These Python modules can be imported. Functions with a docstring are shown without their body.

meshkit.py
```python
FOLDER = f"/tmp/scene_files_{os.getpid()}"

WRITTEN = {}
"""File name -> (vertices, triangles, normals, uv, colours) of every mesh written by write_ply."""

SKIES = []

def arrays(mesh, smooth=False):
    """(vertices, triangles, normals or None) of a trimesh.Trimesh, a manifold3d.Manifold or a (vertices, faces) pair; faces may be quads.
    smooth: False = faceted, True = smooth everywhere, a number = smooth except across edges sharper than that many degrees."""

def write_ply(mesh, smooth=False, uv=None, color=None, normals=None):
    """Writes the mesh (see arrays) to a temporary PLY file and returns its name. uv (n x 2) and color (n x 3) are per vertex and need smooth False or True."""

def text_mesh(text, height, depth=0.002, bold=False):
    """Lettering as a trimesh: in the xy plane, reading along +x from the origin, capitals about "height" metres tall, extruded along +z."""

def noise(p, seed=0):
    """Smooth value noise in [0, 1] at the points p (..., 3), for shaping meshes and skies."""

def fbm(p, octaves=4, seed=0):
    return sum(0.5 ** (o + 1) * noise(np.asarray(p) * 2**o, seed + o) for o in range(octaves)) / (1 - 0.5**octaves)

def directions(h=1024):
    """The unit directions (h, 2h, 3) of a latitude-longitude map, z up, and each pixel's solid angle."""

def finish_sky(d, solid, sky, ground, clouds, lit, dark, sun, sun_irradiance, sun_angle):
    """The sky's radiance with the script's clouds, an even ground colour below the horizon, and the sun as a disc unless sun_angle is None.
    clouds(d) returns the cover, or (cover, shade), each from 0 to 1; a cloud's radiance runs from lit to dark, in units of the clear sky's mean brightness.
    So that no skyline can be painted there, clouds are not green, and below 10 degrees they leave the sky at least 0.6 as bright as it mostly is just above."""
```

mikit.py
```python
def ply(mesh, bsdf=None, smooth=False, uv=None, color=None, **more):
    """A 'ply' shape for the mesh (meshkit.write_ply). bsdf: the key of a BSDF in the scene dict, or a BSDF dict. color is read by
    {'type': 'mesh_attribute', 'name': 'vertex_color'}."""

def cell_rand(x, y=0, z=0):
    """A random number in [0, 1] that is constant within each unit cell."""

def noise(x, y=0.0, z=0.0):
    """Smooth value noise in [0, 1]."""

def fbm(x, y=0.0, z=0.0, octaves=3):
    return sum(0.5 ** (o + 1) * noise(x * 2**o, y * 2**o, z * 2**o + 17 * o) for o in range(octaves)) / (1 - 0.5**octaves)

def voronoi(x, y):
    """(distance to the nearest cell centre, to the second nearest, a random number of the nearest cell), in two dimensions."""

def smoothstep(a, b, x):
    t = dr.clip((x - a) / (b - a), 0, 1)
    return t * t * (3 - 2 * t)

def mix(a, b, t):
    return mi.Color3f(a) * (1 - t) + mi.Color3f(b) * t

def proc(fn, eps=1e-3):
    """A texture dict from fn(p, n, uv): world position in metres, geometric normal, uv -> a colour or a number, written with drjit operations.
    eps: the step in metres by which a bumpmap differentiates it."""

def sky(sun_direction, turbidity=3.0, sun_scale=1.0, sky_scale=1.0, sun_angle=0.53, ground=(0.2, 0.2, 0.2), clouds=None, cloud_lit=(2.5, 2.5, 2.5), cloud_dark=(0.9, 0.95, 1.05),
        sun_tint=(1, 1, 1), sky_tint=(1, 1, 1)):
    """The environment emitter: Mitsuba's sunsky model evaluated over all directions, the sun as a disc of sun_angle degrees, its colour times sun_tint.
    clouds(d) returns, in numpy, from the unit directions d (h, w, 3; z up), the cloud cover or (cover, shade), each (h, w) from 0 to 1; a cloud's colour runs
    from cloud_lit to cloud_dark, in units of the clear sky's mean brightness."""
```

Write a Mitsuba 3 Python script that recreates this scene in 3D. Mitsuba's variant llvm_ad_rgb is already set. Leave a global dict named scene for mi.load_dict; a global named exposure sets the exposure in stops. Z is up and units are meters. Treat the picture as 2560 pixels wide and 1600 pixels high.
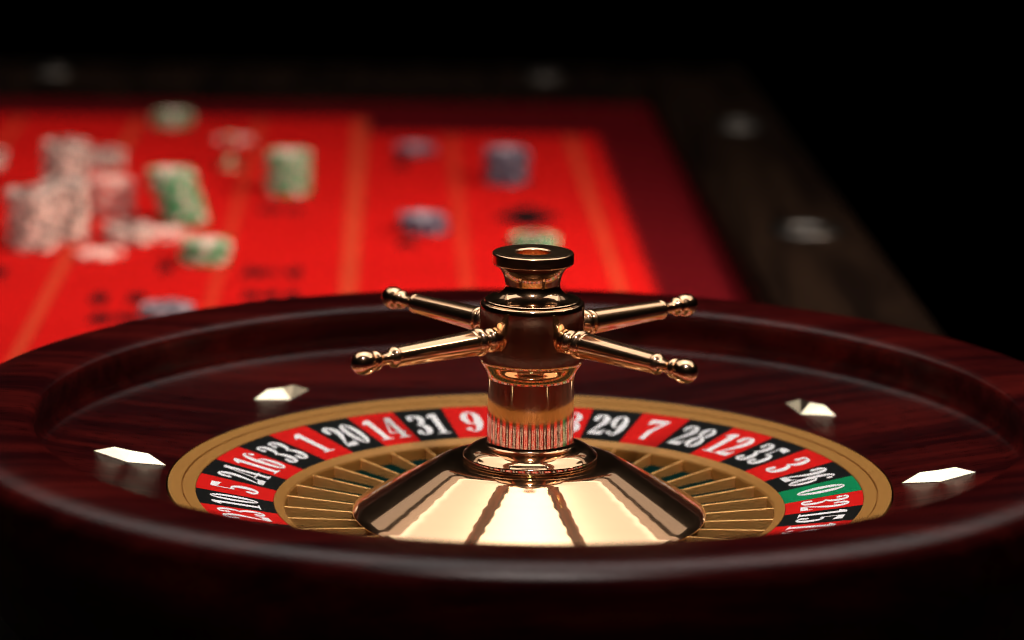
import math, random
import numpy as np, trimesh, mitsuba as mi, drjit as dr
import mikit
from mikit import proc, noise, fbm, smoothstep, mix, cell_rand
from shapely.geometry import Polygon, Point, box, MultiPoint
from shapely.ops import unary_union
from shapely import affinity

T = mi.ScalarTransform4f
scene, labels = {}, {}
rng = random.Random(7)
K = 0.165 / 0.235          # wheel units -> metres

# ------------------------------------------------------------------ camera
exposure = 0.0
EL, ROLL, YAW, PIT = 0.26293525, 0.01415423, -0.00634816, -0.21213170
FPX, DIST = 8100.44, 2.29542 * K
cpos = np.array([0, -DIST * math.cos(EL), DIST * math.sin(EL)])
cfw = np.array([math.sin(YAW) * math.cos(PIT), math.cos(YAW) * math.cos(PIT), math.sin(PIT)])
crt = np.cross(cfw, [0, 0, 1]); crt /= np.linalg.norm(crt)
cup_ = np.cross(crt, cfw)
cup_ = -math.sin(ROLL) * crt + math.cos(ROLL) * cup_
scene['camera'] = {
    'type': 'thinlens', 'fov_axis': 'x', 'fov': math.degrees(2 * math.atan(1280 / FPX)),
    'aperture_radius': 0.0110, 'focus_distance': 1.585, 'near_clip': 0.05, 'far_clip': 50.0,
    'to_world': T().look_at(origin=cpos.tolist(), target=(cpos + cfw).tolist(), up=cup_.tolist())}

# ------------------------------------------------------------------ lights (lamps above the table, out of frame)
ZT = -0.077          # the felt
PANEL_Z, PANEL_HX, PANEL_Y0, PANEL_Y1 = 2.0 * K, 2.0 * K, -0.30 * K, 1.66 * K
def panel_glow(p, n, uv):
    g = 0.92 + 1.3 * dr.exp(-dr.square((p.y - 0.28) / 0.36) - dr.square(p.x / 0.45)) + 0.55 * smoothstep(PANEL_Y1 - 0.20, PANEL_Y1 - 0.02, p.y)
    return mi.Color3f(1.0, 0.985, 0.93) * (1.35 * g)


# ------------------------------------------------------------------ small mesh helpers
def quadbox(x0, x1, y0, y1, z0, z1):
    return trimesh.creation.box(bounds=[[x0, y0, z0], [x1, y1, z1]])

def bevbox(x0, x1, y0, y1, z0, z1, b=0.004):
    pts = []
    for sx, X in ((1, x0), (-1, x1)):
        for sy, Y in ((1, y0), (-1, y1)):
            for sz, Z in ((1, z0), (-1, z1)):
                pts += [(X + sx * b, Y + sy * b, Z), (X + sx * b, Y, Z + sz * b), (X, Y + sy * b, Z + sz * b)]
    return trimesh.convex.convex_hull(np.array(pts))

def smooth_profile(pts, n=4):
    """Chaikin corner cutting, to round turned profiles."""
    P = np.array(pts, float)
    for _ in range(n):
        a, b = P[:-1], P[1:]
        Q = np.empty((2 * len(a), 2)); Q[0::2] = .75 * a + .25 * b; Q[1::2] = .25 * a + .75 * b
        P = np.vstack([P[:1], Q, P[-1:]])
    return P

def fillet(pts, r, n=4):
    P = np.array(pts, float); out = [P[0]]
    for i in range(1, len(P) - 1):
        a, b, c = P[i - 1], P[i], P[i + 1]
        da, dc = np.linalg.norm(a - b), np.linalg.norm(c - b)
        d = min(r, da * .45, dc * .45)
        p, q = b + (a - b) / da * d, b + (c - b) / dc * d
        for t in np.linspace(0, 1, n + 1):
            out.append((1 - t) ** 2 * p + 2 * t * (1 - t) * b + t * t * q)
    return np.array(out + [P[-1]])

def lathe(pts, seg=256, scale=K):
    P = np.array(pts, float) * scale
    n = len(P)
    a = np.arange(seg) * 2 * np.pi / seg
    V = np.stack([np.outer(np.cos(a), P[:, 0]), np.outer(np.sin(a), P[:, 0]), np.tile(P[:, 1], (seg, 1))], -1).reshape(-1, 3)
    i, j = np.meshgrid(np.arange(seg), np.arange(n - 1), indexing='ij')
    A, B = i * n + j, ((i + 1) % seg) * n + j
    F = np.stack([A, A + 1, B + 1, B], -1).reshape(-1, 4)
    F = np.vstack([F[:, [0, 1, 2]], F[:, [0, 2, 3]]])
    m = trimesh.Trimesh(V, F, process=False)
    m.merge_vertices(); m.update_faces(m.nondegenerate_faces()); m.remove_unreferenced_vertices()
    return m          # profile written from the top inwards/outwards down: checked facing outward by fix()

def fix(m):
    if m.volume < 0: m.invert()
    return m

_count = {}
def numbered(key):
    n = _count.get(key, 0); _count[key] = n + 1
    return key if n == 0 else f'{key}_{n:03d}'

def obj(name, mesh, bsdf, parent=None, smooth=30, label=None, to_world=None, **kw):
    key = numbered((parent + '__' if parent else '') + name)
    d = mesh if isinstance(mesh, dict) else mikit.ply(mesh, bsdf, smooth=smooth, **kw)
    d = dict(d)
    if to_world is not None: d['to_world'] = to_world
    scene[key] = d
    if label: labels.setdefault(key, {})['label'] = label
    return key

def thing(name, label, cat, group=None):
    key = numbered(name); labels[key] = {'label': label, 'category': cat}
    if group: labels[key]['group'] = group
    return key

# ------------------------------------------------------------------ materials
def mat(name, d, two=False):
    scene[name] = {'type': 'twosided', 'bsdf': d} if two else d
    return name
def rgb(*c): return {'type': 'rgb', 'value': list(c)}

def wood_color(p, n, uv):
    # grain runs nearly along x, rising to the right, as if the bowl were turned from boards
    x, y, z = p.x, p.y - 0.16 * p.x + 0.6 * p.z, p.z
    w = fbm(x * 3.0, y * 9.0, z * 6.0, 3)
    band = fbm(x * 1.6 + 3.1, y * 30.0 + 3.0 * w, z * 22.0, 3)
    streak = fbm(x * 5.0, y * 130.0 + 9.0 * w, z * 90.0, 2)
    fine = noise(x * 16.0, y * 620.0 + 8.0 * w, z * 380.0)
    pore = smoothstep(0.66, 0.86, noise(x * 50.0, y * 1000.0, z * 700.0))
    t = 0.62 * smoothstep(0.32, 0.70, band) + 0.42 * smoothstep(0.30, 0.75, streak) + 0.22 * (fine - 0.5)
    c = mix((0.019, 0.0020, 0.0028), (0.084, 0.0066, 0.0054), dr.clip(t, 0, 1))
    return c * (1.0 - 0.5 * pore)
mat('mahogany', {'type': 'roughplastic', 'diffuse_reflectance': proc(wood_color), 'alpha': 0.135, 'distribution': 'beckmann', 'int_ior': 1.35})

def rail_color(p, n, uv):
    f = fbm(p.x * 60.0, p.y * 5.0, p.z * 40.0, 3)
    return mix((0.0042, 0.0021, 0.0014), (0.0115, 0.0060, 0.0036), smoothstep(0.3, 0.7, f))
mat('rail_wood', {'type': 'principled', 'base_color': proc(rail_color), 'roughness': 0.55, 'specular': 0.03})

def scuff(p, n, uv):
    f = fbm(p.x * 900.0, p.y * 900.0, p.z * 900.0, 2)
    return 0.045 + 0.05 * f * f
GOLD = rgb(0.985, 0.61, 0.355)
mat('polished_brass', {'type': 'blendbsdf', 'weight': proc(lambda p, n, uv: 0.05 + 0.13 * fbm(p.x * 160.0, p.y * 160.0, p.z * 160.0, 3)),
    'sharp': {'type': 'principled', 'base_color': GOLD, 'metallic': 1.0, 'roughness': proc(scuff), 'specular': 0.5},
    'hazy': {'type': 'principled', 'base_color': rgb(0.98, 0.57, 0.33), 'metallic': 1.0, 'roughness': 0.30, 'specular': 0.5}})
mat('brushed_brass', {'type': 'blendbsdf', 'weight': proc(lambda p, n, uv: 0.12 + 0.24 * fbm(p.x * 220.0, p.y * 220.0, p.z * 220.0, 3)),
    'sharp': {'type': 'principled', 'base_color': GOLD, 'metallic': 1.0, 'roughness': 0.075, 'specular': 0.5},
    'hazy': {'type': 'principled', 'base_color': rgb(0.98, 0.57, 0.33), 'metallic': 1.0, 'roughness': 0.30, 'specular': 0.5}})
mat('satin_brass', {'type': 'principled', 'base_color': rgb(0.47, 0.215, 0.050), 'metallic': 0.30, 'roughness': 0.42, 'specular': 0.35})
def cast(p, n, uv):
    return 0.0005 * fbm(p.x * 1300.0, p.y * 1300.0, p.z * 1300.0, 2)
mat('cast_brass', {'type': 'bumpmap', 'arbitrary': {'type': 'proc', **{k: v for k, v in proc(cast, 2e-4).items() if k != 'type'}}, 'scale': 1.0,
    'bsdf': {'type': 'principled', 'base_color': rgb(0.98, 0.52, 0.165), 'metallic': 0.55, 'roughness': 0.30, 'specular': 0.5}})
def enamel(name, c):
    return mat(name, {'type': 'principled', 'base_color': rgb(*c), 'roughness': 0.45, 'specular': 0.06})
enamel('red_enamel', (0.70, 0.012, 0.010)); enamel('black_enamel', (0.008, 0.009, 0.009)); enamel('green_enamel', (0.004, 0.24, 0.085))
enamel('white_print', (0.93, 0.90, 0.92))
mat('pocket_green', {'type': 'diffuse', 'reflectance': rgb(0.0025, 0.018, 0.015)})
mat('deflector_brass', {'type': 'principled', 'base_color': rgb(1.0, 0.86, 0.62), 'metallic': 1.0, 'roughness': 0.07, 'specular': 0.5})

# felt: printed lines are dyed in; colour darkens along the right and far sides (table-local x is taken out of the world position)
TROT = math.radians(2.5); TC, TS = math.cos(TROT), math.sin(TROT)
LINES = [(-0.488, .0034, .7), (-0.370, .0044, .8), (-0.247, .0042, .5), (-0.146, .0062, .9), (-0.056, .0046, .5), (0.061, .0044, .8)]
FX0, FX1, FY0, FY1 = -0.80, 0.155, -0.62, 0.83       # felt in table-local coordinates (origin at world (0, 1))
def felt_color(p, n, uv):
    lx = TC * p.x + TS * (p.y - 1.0); ly = -TS * p.x + TC * (p.y - 1.0)
    fz = noise(p.x * 900.0, p.y * 900.0, 0.0)
    c = mix((0.40, 0.0040, 0.0034), (0.49, 0.0060, 0.0048), fz)
    ln = mi.Float(0)
    for x, w, k in LINES:
        ln = dr.maximum(ln, k * (1.0 - smoothstep(w, w + 0.0012, dr.abs(lx - x))))
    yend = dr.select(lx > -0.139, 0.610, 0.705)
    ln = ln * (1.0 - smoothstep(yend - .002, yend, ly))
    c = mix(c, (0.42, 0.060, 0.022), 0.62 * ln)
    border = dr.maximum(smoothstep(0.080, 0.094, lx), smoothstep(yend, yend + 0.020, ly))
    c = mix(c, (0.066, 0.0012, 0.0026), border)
    return c * (0.93 + 0.14 * fbm(p.x * 14.0, p.y * 14.0, 0.0, 2))
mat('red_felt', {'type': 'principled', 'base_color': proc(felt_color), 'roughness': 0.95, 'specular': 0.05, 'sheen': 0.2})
mat('mark_black', {'type': 'diffuse', 'reflectance': rgb(0.012, 0.007, 0.008)})
mat('chip_clay', {'type': 'principled', 'base_color': {'type': 'mesh_attribute', 'name': 'vertex_color'}, 'roughness': 0.5, 'specular': 0.1})
mat('steel', {'type': 'principled', 'base_color': rgb(0.155, 0.135, 0.12), 'metallic': 1.0, 'roughness': 0.30, 'specular': 0.5})
mat('black_liner', {'type': 'diffuse', 'reflectance': rgb(0.01, 0.01, 0.01)})
mat('lamp_black', {'type': 'diffuse', 'reflectance': rgb(0.03, 0.03, 0.03)})

# ------------------------------------------------------------------ the lamp over the table
lamp = thing('ceiling_lamp', 'long glowing ceiling panel hung over the roulette table', 'lamp')
def sheet(x0, x1, y0, y1, z):
    return trimesh.Trimesh([[x0, y0, z], [x0, y1, z], [x1, y1, z], [x1, y0, z]], [[0, 1, 2], [0, 2, 3]], process=False)
def emit(rad): return {'type': 'area', 'radiance': rad}
obj('diffuser', sheet(-PANEL_HX, PANEL_HX, PANEL_Y0, PANEL_Y1, PANEL_Z), 'lamp_black', lamp, smooth=False, uv=np.array([[0, 0], [0, 1], [1, 1], [1, 0.0]]), emitter=emit(proc(panel_glow)))
for sx in (-1, 1):
    for x0, x1, y0, y1, c in ((.95, 2.6, 1.68, 2.10, (0.60, 0.52, 0.45)), (1.15, 2.08, 2.36, 3.45, (0.42, 0.38, 0.34))):
        xa, xb = sorted((sx * x0 * K, sx * x1 * K))
        obj('side_diffuser', sheet(xa, xb, y0 * K, y1 * K, PANEL_Z), 'lamp_black', lamp, smooth=False, emitter=emit(rgb(*c)))
obj('housing', quadbox(-3.0 * K, 3.0 * K, PANEL_Y0 - .03, 3.6 * K, PANEL_Z + .01, PANEL_Z + .10), 'lamp_black', lamp, smooth=False)
def spot_lamp(name, label, pos, target, radius, rad):
    pos, target = np.array(pos, float), np.array(target, float)
    t = thing(name, label, 'lamp')
    frame = T().look_at(origin=pos.tolist(), target=target.tolist(), up=[0, 1, 0.01])
    scene[t + '__bulb'] = {'type': 'disk', 'bsdf': {'type': 'ref', 'id': 'lamp_black'}, 'to_world': frame @ T().scale(radius), 'emitter': emit(rgb(*rad))}
    sh = smooth_profile([(radius * 1.02, .004), (radius * 1.05, 0), (radius * 1.25, -.02), (radius * 1.1, -.10), (radius * .5, -.16), (0, -.17)], 2)
    m = lathe(np.vstack([[(0, -.004), (radius * 1.02, -.004)], sh]), 48, 1.0)
    obj('shade', fix(m), 'lamp_black', t, smooth=30, to_world=frame)
spot_lamp('unseen_lamp', 'black pendant lamp at the right of the table', (1.25, 0.10, 1.25), (-.15, 1.0, ZT), 0.09, (9, 7.6, 6.2))
spot_lamp('unseen_lamp', 'black pendant lamp hung over the red felt', (0.95, 0.42, 0.80), (-.17, .90, ZT), 0.06, (2, 1.8, 1.5))
scene['unseen_lamp_001__beam'] = {'type': 'spot', 'intensity': rgb(7.4, 6.2, 5.1), 'cutoff_angle': 27.0, 'beam_width': 8.0, 'to_world': T().look_at(origin=[0.928, 0.43, 0.783], target=[-.17, .90, ZT], up=[0, 1, 0.01])}
spot_lamp('unseen_lamp', 'added fill lamp above the camera standing in for a flash', (0.02, -0.80, 1.35), (0, 0.15, 0), 0.09, (125, 113, 104))  # added flash-like fill, lifts the diffuse light on wheel and felt

# ------------------------------------------------------------------ table
def tw(mesh):            # table-local -> world
    m = mesh.copy(); m.apply_transform(trimesh.transformations.rotation_matrix(TROT, [0, 0, 1])); m.apply_translation([0, 1.0, 0]); return m
RAIL = -0.055
table = thing('casino_table', 'red felt gaming table with dark wooden rails and steel cup holders', 'table')
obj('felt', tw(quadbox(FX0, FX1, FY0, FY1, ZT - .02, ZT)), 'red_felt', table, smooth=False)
FYN = -1.62
obj('wheel_platform', tw(quadbox(FX0, FX1, FYN, FY0 - .0005, ZT - .02, ZT - .001)), 'rail_wood', table, smooth=False)
RW = 0.115
def rail(x0, x1, y0, y1):
    return obj('rail', tw(bevbox(x0, x1, y0, y1, -0.17, RAIL, .007)), 'rail_wood', table, smooth=False)
r_right = rail(FX1 + .0005, FX1 + RW, FYN - RW, FY1 + RW + .02)
r_far = rail(FX0 - RW, FX1 - .0005, FY1 + .0005, FY1 + RW + .02)
r_left = rail(FX0 - RW, FX0 - .0005, FYN - RW, FY1 - .0005)
r_near = rail(FX0 + .0005, FX1 - .0005, FYN - RW, FYN - .0005)
obj('base', tw(quadbox(FX0, FX1, FYN, FY1, -0.80, ZT - .021)), 'lamp_black', table, smooth=False)
cup = smooth_profile([(0.019, .0005), (.0215, .0035), (.026, .004), (.0295, .0025), (.0305, .0003), (.0300, .0), (.019, .0)], 2)
cup_in = [(.0, .0009), (.0188, .0009), (.0188, .0002), (0, .0002)]
for k, (rk, lx, ly) in enumerate([(r_right, .218, -.01), (r_right, .222, .545), (r_far, -.475, .885), (r_far, .048, .880), (r_right, .215, -.62)]):
    m = fix(lathe(cup, 64, 1.0)); m.apply_translation([lx, ly, RAIL])
    c = obj('cup_holder', tw(m), 'steel', rk)
# black diamond print and plain dark bars laid on the felt
def mark(poly_pts, cx, cy):
    m = trimesh.creation.extrude_polygon(Polygon(poly_pts), .0004, engine='earcut'); m.apply_translation([cx, cy, ZT + .0001])
    obj('felt_mark', m, 'mark_black', table, smooth=False)
mark([(-.029, 0), (0, -.052), (.029, 0), (0, .052)], -.006, 1.165)
labels['casino_table__felt_mark'] = {'label': 'black printed diamond on the felt'}
for cx, cy, w, d in [(-.322, .80, .014, .034), (-.295, .802, .014, .034), (-.312, .73, .016, .030), (-.294, .733, .018, .022), (-.216, .905, .020, .030), (-.201, .905, .010, .016), (-.185, .907, .013, .032),
                     (-.211, .818, .012, .028), (-.196, .819, .012, .028), (-.180, .820, .012, .028), (-.226, 1.182, .022, .026), (-.205, 1.184, .012, .03), (-.103, 1.036, .016, .03), (-.124, 1.436, .014, .05), (-.286, .916, .012, .03), (-.413, .889, .016, .034), (.012, .86, .02, .03)]:
    mark([(-w / 2, -d / 2), (w / 2, -d / 2), (w / 2 * .8, d / 2), (-w / 2 * .8, d / 2)], cx, cy)

# ------------------------------------------------------------------ roulette bowl
bowl = thing('roulette_bowl', 'round dark mahogany roulette bowl with wide polished rim', 'roulette bowl')
prof = [(0, -.060), (.2556, -.060), (.2556, .0030), (.2560, .0048), (.2580, .0056)]
prof += [(.300, .0130), (.338, .0197), (.3440, .0215), (.3485, .0250), (.3500, .0300), (.3498, .0350), (.3488, .0400), (.3477, .0445), (.3466, .0490)]
prof += [(.3462, .0532), (.3475, .0562), (.3510, .0582), (.3570, .0594), (.3700, .0606), (.3880, .0610), (.3975, .0604), (.4050, .0578), (.4095, .0535), (.4115, .0480), (.4110, .0400)]
prof += [(.4085, .0150), (.3985, -.022), (.3790, -.064), (.3300, -.1090), (0, -.1090)]
sp = smooth_profile(prof[4:], 2)
obj('body', fix(lathe(np.vstack([prof[:4], sp]), 384)), 'mahogany', bowl, smooth=40)
def slope_z(r): return .0060 + (r - .260) * .175
def deflector(radial):
    a, b, h = .0262, .0112, .0064
    V = [(-a, 0, 0), (a, 0, 0), (0, -b, 0), (0, b, 0), (0, 0, h * .86), (-a * .48, b * .22, h * .80), (a * .48, b * .22, h * .80)]
    F = [(0, 2, 5), (5, 2, 4), (1, 6, 2), (6, 4, 2), (0, 5, 3), (5, 4, 3), (1, 3, 6), (6, 3, 4), (0, 3, 2), (1, 2, 3)]
    return np.array(V), np.array(F)
DEFL = [(-0.8, True), (42.1, False), (87.5, True), (131.8, False), (176.6, True), (222, False), (268, True), (313, False)]
def ring_deflector(az, radial):
    V, F = deflector(radial)
    ang = math.radians(az)
    e_r, e_t = np.array([math.cos(ang), math.sin(ang), .175]), np.array([-math.sin(ang), math.cos(ang), 0])
    e_r /= np.linalg.norm(e_r); e_n = np.cross(e_r, e_t)
    DRHO = .2857 if 170 < az < 180 else .2885
    base = np.array([DRHO * math.cos(ang), DRHO * math.sin(ang), slope_z(DRHO)])
    front = np.array([0, -1, 0])
    if radial: ax, ay = e_r, e_t
    else: ax, ay = e_t, e_r
    if ay @ np.array([0, 1, 0]) < 0: ay = -ay
    if np.cross(ax, ay) @ e_n < 0: ax = -ax
    W = base + V[:, :1] * ax + V[:, 1:2] * ay + (V[:, 2:] + .0003) * e_n
    return fix(trimesh.Trimesh(W * K, F, process=False))
dl = {0: 'long diamond deflector right of the number ring', 1: 'diamond deflector behind the number ring on the right', 3: 'diamond deflector behind the number ring on the left', 4: 'long diamond deflector left of the number ring'}
for k, (az, rad) in enumerate(DEFL):
    obj('deflector', ring_deflector(az, rad), 'deflector_brass', bowl, smooth=False)

# ------------------------------------------------------------------ rotor with number ring, pockets, cone and turret
rotor = thing('roulette_rotor', 'golden roulette rotor with red and black number ring and brass turret', 'roulette wheel')
RB, RI, ZI = .2350, .1809, -.0109
sl = -ZI / (RB - RI)
zb = lambda r: (r - RB) * sl
obj('outer_ring', fix(lathe([(.2353, zb(.2353) - .004), (.2353, zb(.2353) + .0006), (.2359, zb(.2359) + .0009), (.2440, zb(.2440) + .0009), (.2443, zb(.2443) + .0004), (.2443, zb(.2443) - .0012),
      (.2451, zb(.2451) - .0012), (.2451, zb(.2451) + .0010), (.2455, zb(.2455) + .0014), (.2535, zb(.2535) + .0016), (.2545, zb(.2545) + .0010), (.2548, zb(.2548) - .003), (.2548, -.03), (.2353, -.03), (.2353, zb(.2353) - .004)], 384)), 'satin_brass', rotor, smooth=20)
obj('inner_ring', fix(lathe([(.1806, -.0290), (.1806, zb(.1806) + .0002), (.1801, zb(.1801) + .0007), (.1742, -.0130), (.1735, -.0137), (.1729, -.0150), (.1722, -.0300), (.1806, -.0300)], 384)), 'satin_brass', rotor, smooth=20)
obj('band_backing', fix(lathe([(.1807, -.03), (.1807, zb(.1807) - .0012), (.2352, zb(.2352) - .0012), (.2352, -.03), (.1807, -.03)], 256)), 'black_enamel', rotor, smooth=20)
obj('pocket_floor', fix(lathe([(.118, -.0300), (.118, -.0238), (.1722, -.0222), (.1722, -.0300), (.118, -.0300)], 256)), 'pocket_green', rotor, smooth=20)

# fat-face numerals, drawn from strokes of changing width in a unit-height cell
def stroke(pts):
    """pts: (x, y, half width across)"""
    out = []
    for (x0, y0, w0), (x1, y1, w1) in zip(pts[:-1], pts[1:]):
        out.append(MultiPoint(list(Point(x0, y0).buffer(w0, 6).exterior.coords) + list(Point(x1, y1).buffer(w1, 6).exterior.coords)).convex_hull)
    return unary_union(out)
def ell(cx, cy, rx, ry): return affinity.scale(Point(cx, cy).buffer(1, 12), rx, ry)
def bowl_ring(cx, cy, rx, ry, tx, ty): return ell(cx, cy, rx, ry).difference(ell(cx, cy, rx - tx, ry - ty))
def arc(cx, cy, rx, ry, a0, a1, w, n=14):
    """Didone arc: thick where it runs upright, thin where it runs level."""
    P = []
    for t in np.linspace(math.radians(a0), math.radians(a1), n):
        P.append((cx + rx * math.cos(t), cy + ry * math.sin(t), .018 + (w - .018) * abs(math.cos(t)) ** 1.3))
    return stroke(P)
def dig(c):
    if c == '0': return bowl_ring(.22, .5, .22, .5, .150, .03)
    if c == '1': return unary_union([box(.13, .02, .28, .98), box(.03, 0, .38, .035), Polygon([(.13, .98), (.20, 1.0), (.28, 1.0), (.28, .80), (.13, .83), (.02, .81), (.02, .84)])])
    if c == '2': return unary_union([arc(.205, .735, .135, .235, 150, -35, .084), stroke([(.325, .60, .076), (.20, .33, .045), (.05, .08, .018)]), ell(.085, .745, .070, .075),
                                     Polygon([(.02, 0), (.40, 0), (.43, .26), (.41, .26), (.36, .16), (.20, .15), (.04, .08)])])
    if c == '3': return unary_union([arc(.17, .755, .15, .215, 130, -80, .080), arc(.17, .265, .165, .235, 85, -140, .088), ell(.075, .80, .068, .068), ell(.075, .185, .070, .070), box(.12, .50, .23, .535)])
    if c == '4': return unary_union([box(.235, .02, .375, 1.0), box(.13, 0, .45, .035), box(.0, .245, .46, .285), Polygon([(.235, 1.0), (.375, 1.0), (.04, .285), (0, .245), (0, .285)]).difference(Polygon([(.235, .86), (.235, .285), (.045, .285)]))])
    if c == '5': return unary_union([Polygon([(.06, 1.0), (.36, 1.0), (.38, .80), (.10, .87)]), box(.06, .52, .095, 1.0), arc(.18, .30, .165, .27, 118, -140, .088), ell(.078, .195, .072, .072)])
    if c == '6': return unary_union([bowl_ring(.22, .31, .21, .31, .142, .03), arc(.235, .52, .165, .46, 75, 205, .082), ell(.345, .86, .066, .066)])
    if c == '7': return unary_union([Polygon([(.02, 1.0), (.42, 1.0), (.42, .93), (.40, .90), (.36, .83), (.12, .83), (.05, .74), (.02, .74)]), Polygon([(.36, .92), (.42, .96), (.26, .45), (.24, 0), (.11, 0), (.14, .42)])])
    if c == '8': return unary_union([bowl_ring(.22, .755, .190, .245, .125, .03), bowl_ring(.22, .265, .220, .265, .148, .03)])
    if c == '9': return affinity.rotate(dig('6'), 180, origin=(.22, .5))
DIGW = {'1': .40}
def number_shape(s, height, maxw):
    x, polys = 0, []
    for c in s:
        g = dig(c); b = g.bounds
        polys.append(affinity.translate(g, x - b[0], 0)); x += (b[2] - b[0]) + .055
    g = unary_union(polys).simplify(.004)
    b = g.bounds
    w = (b[2] - b[0])
    sx = min(maxw / w, height * 1.02)
    return affinity.affine_transform(g, [sx, 0, 0, height, -sx * (b[0] + b[2]) / 2, -height / 2])
ORDER = [10, 5, 24, 16, 33, 1, 20, 14, 31, 9, 22, 18, 29, 7, 28, 12, 35, 3, 26, 0, 32, 15, 19, 4, 21, 2, 25, 17, 34, 6, 27, 13, 36, 11, 30, 8, 23]
REDS = {32, 19, 21, 25, 34, 27, 36, 30, 23, 5, 16, 1, 14, 9, 18, 7, 12, 3}
PH, STEP = 3.39995271, 2 * math.pi / 37
def sector(r0, r1, a0, a1, zoff, thick, n=6):
    A = np.linspace(a0, a1, n + 1); V, F = [], []
    for a in A:
        for r, dz in ((r0, -thick), (r0, 0), (r1, 0), (r1, -thick)):
            V.append((r * math.cos(a), r * math.sin(a), zb(r) + zoff + dz))
    for i in range(n):
        for j in range(4):
            p, q = i * 4 + j, i * 4 + (j + 1) % 4
            F += [(p, q, q + 4), (p, q + 4, p + 4)]
    F += [(0, 2, 1), (0, 3, 2), (4 * n, 4 * n + 1, 4 * n + 2), (4 * n, 4 * n + 2, 4 * n + 3)]
    return fix(trimesh.Trimesh(np.array(V) * K, F, process=False))
separators = []
sepV = []
r0, r1, t0, t1 = .1195, .1733, .00085, .0014
for r, zt, zbm in ((r0, -.0190, -.026), (r1, -.0140, -.026)):
    sepV += [(r, -t1, zbm), (r, t1, zbm), (r, t0, zt - .0004), (r, t0 * .5, zt), (r, -t0 * .5, zt), (r, -t0, zt - .0004)]
sepF = []
for j in range(6):
    p, q = j, (j + 1) % 6
    sepF += [(p, q, q + 6), (p, q + 6, p + 6)]
for j in range(1, 5): sepF += [(0, j + 1, j), (6, 6 + j, 7 + j)]
sep_ply = mikit.ply(fix(trimesh.Trimesh(np.array(sepV) * K, sepF, process=True)), 'cast_brass', smooth=False)
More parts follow.
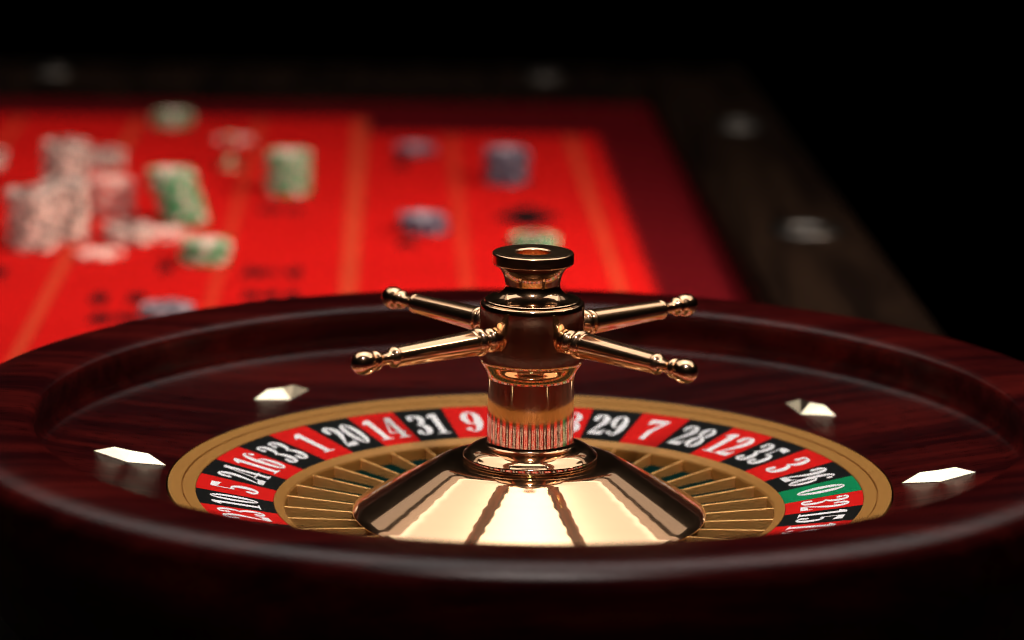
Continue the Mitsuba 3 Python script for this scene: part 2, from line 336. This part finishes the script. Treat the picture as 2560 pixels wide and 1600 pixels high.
for i, num in enumerate(ORDER):
    a0, a1 = PH - STEP * i, PH - STEP * (i + 1)
    am = (a0 + a1) / 2
    bs = 'green_enamel' if num == 0 else 'red_enamel' if num in REDS else 'black_enamel'
    e = .0002
    key = obj('number_tile', sector(RI, RB, a0 - e / .2, a1 + e / .2, 0, .0009), bs, rotor, smooth=False,
              label=f"{'green' if num == 0 else 'red' if num in REDS else 'black'} number tile reading {num}")
    g = number_shape(str(num), .0348, .0272 if len(str(num)) == 2 else .0160)
    rm = .2085
    gs = []
    for gg in getattr(g, 'geoms', [g]):
        m = trimesh.creation.extrude_polygon(gg, .00015, engine='earcut'); gs.append(m)
    m = trimesh.util.concatenate(gs)
    # lay it on the sloping band: text x -> clockwise, text y -> outward; letters narrow towards the centre with the tile
    v = np.array(m.vertices)
    r = rm + v[:, 1] * math.cos(math.atan(sl)); ang = am - v[:, 0] / rm
    m.vertices = np.stack([r * np.cos(ang), r * np.sin(ang), zb(r) + .00012 + v[:, 2]], -1) * K
    obj('numeral', fix(m), 'white_print', key, smooth=False)
    obj('pocket_divider', sep_ply, None, rotor, to_world=T().rotate([0, 0, 1], math.degrees(a0)))

cone = np.vstack([fillet([(0, .0190), (.0615, .0190), (.1225, -.0162), (.1258, -.0190), (.1240, -.0212), (.1160, -.0225), (0, -.0225)], .0060, 8)])
dense = []                       # faint turning ripples on the cone's slope
for p0, p1 in zip(cone[:-1], cone[1:]):
    m_ = max(1, int(np.hypot(*(p1 - p0)) / .0012)) if .055 < p0[0] < .1225 and p0[1] > -.018 else 1
    dense += [p0 + (p1 - p0) * t for t in np.arange(m_) / m_]
cone = np.array(dense + [cone[-1]])
w_ = np.clip((cone[:, 0] - .062) / .01, 0, 1) * np.clip((.121 - cone[:, 0]) / .01, 0, 1) * (cone[:, 1] > -.018)
cone[:, 1] += w_ * (1.7e-5 * np.sin(cone[:, 0] * 2 * np.pi / .0118) + 1.0e-5 * np.sin(cone[:, 0] * 2 * np.pi / .0071 + 1.3))
obj('cone', fix(lathe(cone, 256)), 'polished_brass', rotor, smooth=35)
collar = smooth_profile([(.0296, .0340), (.0302, .0316), (.0318, .0304), (.0345, .0299), (.0370, .0296), (.0405, .0284), (.0440, .0263), (.0462, .0241)], 2)
collar2 = fillet([(.0462, .0241), (.0475, .0230), (.0476, .0200), (.0468, .0196), (.0468, .0191)], .0006, 3)
obj('collar', fix(lathe(np.vstack([[(0, .0340)], collar, collar2[1:], [(0, .0191)]]), 192)), 'polished_brass', rotor, smooth=35)
column = smooth_profile([(.0365, .0925), (.0363, .0905), (.0345, .0878), (.0322, .0845), (.0308, .0812), (.0304, .0785)], 2)
obj('column', fix(lathe(np.vstack([[(0, .0925)], column, [(.0304, .0335), (0, .0335)]]), 192)), 'polished_brass', rotor, smooth=35)
hub = smooth_profile([(.0191, .1455), (.0191, .1438), (.0200, .1413), (.0222, .1388), (.0256, .1367), (.0296, .1355), (.0326, .1352), (.0334, .1346)], 2)
hub2 = smooth_profile([(.0337, .1334), (.0350, .1331), (.0361, .1322), (.0366, .1306), (.0366, .1280)], 2)
obj('hub', fix(lathe(np.vstack([[(0, .1455)], hub, hub2, [(.0366, .0925), (0, .0925)]]), 192)), 'polished_brass', rotor, smooth=35)
fin = fillet([(0, .1600), (.0118, .1600), (.0120, .1672), (.0134, .1684), (.0247, .1688), (.0278, .1680), (.0285, .1671), (.0285, .1604), (.0268, .1592)], .0005, 3)
fin2 = smooth_profile([(.0268, .1592), (.0242, .1578), (.0219, .1550), (.0202, .1512), (.0194, .1470), (.0191, .1455)], 2)
obj('finial', fix(lathe(np.vstack([fin, fin2[1:], [(0, .1455)]]), 192)), 'brushed_brass', rotor, smooth=35)
HZ = .11045
hp = smooth_profile([(.0330, .0060), (.0358, .0072), (.0385, .0088), (.0412, .0083), (.0430, .0064), (.0442, .0062), (.0460, .0080), (.0485, .0102), (.0515, .0099), (.0535, .0078)], 2)
hp2 = smooth_profile([(.0540, .0086), (.0552, .0093), (.0566, .0091), (.0572, .0089)], 2)
hp3 = smooth_profile([(.1235, .0070), (.1248, .0074), (.1266, .0073), (.1284, .0060), (.1300, .0044), (.1340, .0042), (.1370, .0045)], 2)
kp = smooth_profile([(.1371, .0045), (.1390, .0052), (.1408, .0068), (.1428, .0070), (.1446, .0060), (.1456, .0064), (.1478, .0079), (.1510, .0085), (.1550, .0080), (.1582, .0062), (.1607, .0032), (.1613, .0)], 2)
def axis_lathe(P, seg=64):
    P = np.array(P)[:, ::-1]           # (radius, s) -> revolve about the handle's axis
    m = fix(lathe(P, seg))
    m.apply_transform(trimesh.transformations.rotation_matrix(math.pi / 2, [0, 1, 0]))
    return m
grip = axis_lathe(np.vstack([[(.0330, 0)], hp, hp2, hp3, [(.1371, 0)]]))
knob = axis_lathe(np.vstack([[(.1371, 0)], kp]))
grip_ply, knob_ply = mikit.ply(grip, 'brushed_brass', smooth=35), mikit.ply(knob, 'polished_brass', smooth=35)
for k in range(4):
    tr = T().translate([0, 0, HZ * K]).rotate([0, 0, 1], 42.382 + 180 + 90 * k)
    h = obj('handle', grip_ply, None, rotor, to_world=tr)
    obj('knob', knob_ply, None, h, to_world=tr)

# ------------------------------------------------------------------ chips
CH_R, CH_T = .0198, .0033
def chip_mesh(base, spot, nsp=6, inlay=None, duty=.40, top=None):
    seg = 48
    P = [(0, CH_T), (.0110, CH_T), (.0112, CH_T - .0002), (CH_R - .0006, CH_T - .0002), (CH_R, CH_T - .0008), (CH_R, .0008), (CH_R - .0006, .0002), (0, 0.0)]
    V, F, C = [], [], []
    a = np.arange(seg + 1) * 2 * np.pi / seg
    for i in range(seg):
        sp = (i * nsp / seg) % 1.0 > 1 - duty
        for j in range(len(P) - 1):
            q = [(P[j], a[i]), (P[j + 1], a[i]), (P[j + 1], a[i + 1]), (P[j], a[i + 1])]
            b = len(V); V += [(r * math.cos(t), r * math.sin(t), z) for (r, z), t in q]
            F += [(b, b + 1, b + 2), (b, b + 2, b + 3)]
            c = (inlay or spot) if j == 0 else spot if (sp and j < 6) else base
            if top and j < 2: c = top
            C += [c] * 4
    m = trimesh.Trimesh(V, F, process=False)
    n = np.cross(m.vertices[m.faces[:, 1]] - m.vertices[m.faces[:, 0]], m.vertices[m.faces[:, 2]] - m.vertices[m.faces[:, 0]])
    if n[:, 2][np.abs(m.vertices[m.faces][:, :, 2].mean(1) - CH_T) < 1e-5].sum() < 0: m = trimesh.Trimesh(V, np.array(F)[:, ::-1], process=False)
    return mikit.ply(m, 'chip_clay', smooth=False, color=np.array(C))
WHT, GRN, NAV, RED_, BLK = (.88, .63, .54), (.014, .27, .095), (.022, .026, .060), (.62, .035, .03), (.02, .02, .022)
CHIPS = {'white': chip_mesh(WHT, (.04, .034, .032), 5), 'green': chip_mesh(GRN, WHT, 5, duty=.30), 'greytop': chip_mesh((.016, .30, .105), WHT, 7, (.10, .09, .08), .30, (.07, .062, .058)), 'navy': chip_mesh(NAV, (.42, .36, .40), 6, duty=.34), 'pink': chip_mesh((.74, .14, .12), WHT, 6), 'grey': chip_mesh((.30, .25, .28), (.10, .09, .11), 6)}
ORD = 'topmost second third fourth fifth sixth seventh eighth ninth tenth eleventh twelfth thirteenth fourteenth'.split()
def stack(kind, x, y, n, where, lean=(0, 0), z0=ZT + .0006):
    for i in range(n):
        key = numbered('casino_chip')
        jx, jy = rng.uniform(-.0010, .0010) + lean[0] * i, rng.uniform(-.0010, .0010) + lean[1] * i
        if rng.random() < .12: jx += rng.uniform(-.002, .002)
        scene[key] = {**CHIPS[kind], 'to_world': T().translate([x + jx, y + jy, z0 + i * (CH_T + .00005)]).rotate([0, 0, 1], rng.uniform(0, 360))}
        k = n - 1 - i
        labels[key] = {'label': where if n == 1 else f"{'topmost' if k == 0 else 'bottom' if i == 0 else ORD[k]} chip {'of' if k == 0 or i == 0 else 'from the top of'} {where}", 'category': 'chip'}
        if n > 1: labels[key]['group'] = 'chips of ' + where
STACKS = [
 ('green', -.2165, 1.262, 11, 'the green stack nearest the wide gold line'),
 ('green', -.2920, 1.112, 13, 'the tall leaning green stack', (-.0010, .0004)),
 ('green', -.2580, .945, 5, 'the short green stack in front'),
 ('green', -.3600, 1.640, 4, 'the dim green pile at the far felt edge'),
 ('navy', -.1130, 1.495, 2, 'the farther low navy pile between the gold lines'),
 ('navy', -.0920, 1.090, 4, 'the nearer low navy pile between the gold lines'),
 ('navy', -.0250, 1.335, 9, 'the only tall navy stack'),
 ('greytop', .0010, 1.020, 3, 'the green edged pile before the black diamond'),
 ('white', -.4090, 1.235, 14, 'the tallest pale stack at the back'),
 ('white', -.4010, .990, 14, 'the foremost pale stack on the left'),
 ('white', -.3815, 1.033, 14, 'the pale stack beside the pink one'),
 ('pink', -.3580, 1.145, 9, 'the pink stack'),
 ('white', -.3980, 1.395, 4, 'the low pale pile behind the pink stack'),
 ('white', -.3290, 1.025, 4, 'the low pile between pale and green stacks'),
 ('pink', -.3440, .960, 1, 'single pink chip lying flat in front of the pale stacks'),
 ('white', -.4570, 1.005, 12, 'the stack cut by the left picture edge'),
 ('white', -.5060, 1.380, 4, 'the far pale pile at the left picture edge'),
 ('pink', -.3010, 1.040, 2, 'the pink pair at the foot of the leaning green stack'),
 ('pink', -.2900, 1.545, 1, 'single faint pink chip lying far back on the felt'),
 ('grey', -.2660, .745, 2, 'the lavender grey pair half hidden behind the bowl rim')]
for s in STACKS:
    stack(*s[:5], lean=s[5] if len(s) > 5 else (0, 0))
mk = thing('win_marker', 'small brass win marker standing on the red felt behind the green stacks', 'marker')
wm = smooth_profile([(.0, .034), (.004, .034), (.0062, .031), (.0060, .027), (.0035, .023), (.0028, .018), (.004, .010), (.011, .006), (.0145, .0045), (.0150, .002), (.0145, 0)], 2)
m = fix(lathe(np.vstack([wm, [(0, 0)]]), 64, 1.0)); m.apply_translation([-.280, 1.385, ZT + .0003])
obj('body', m, 'polished_brass', mk)
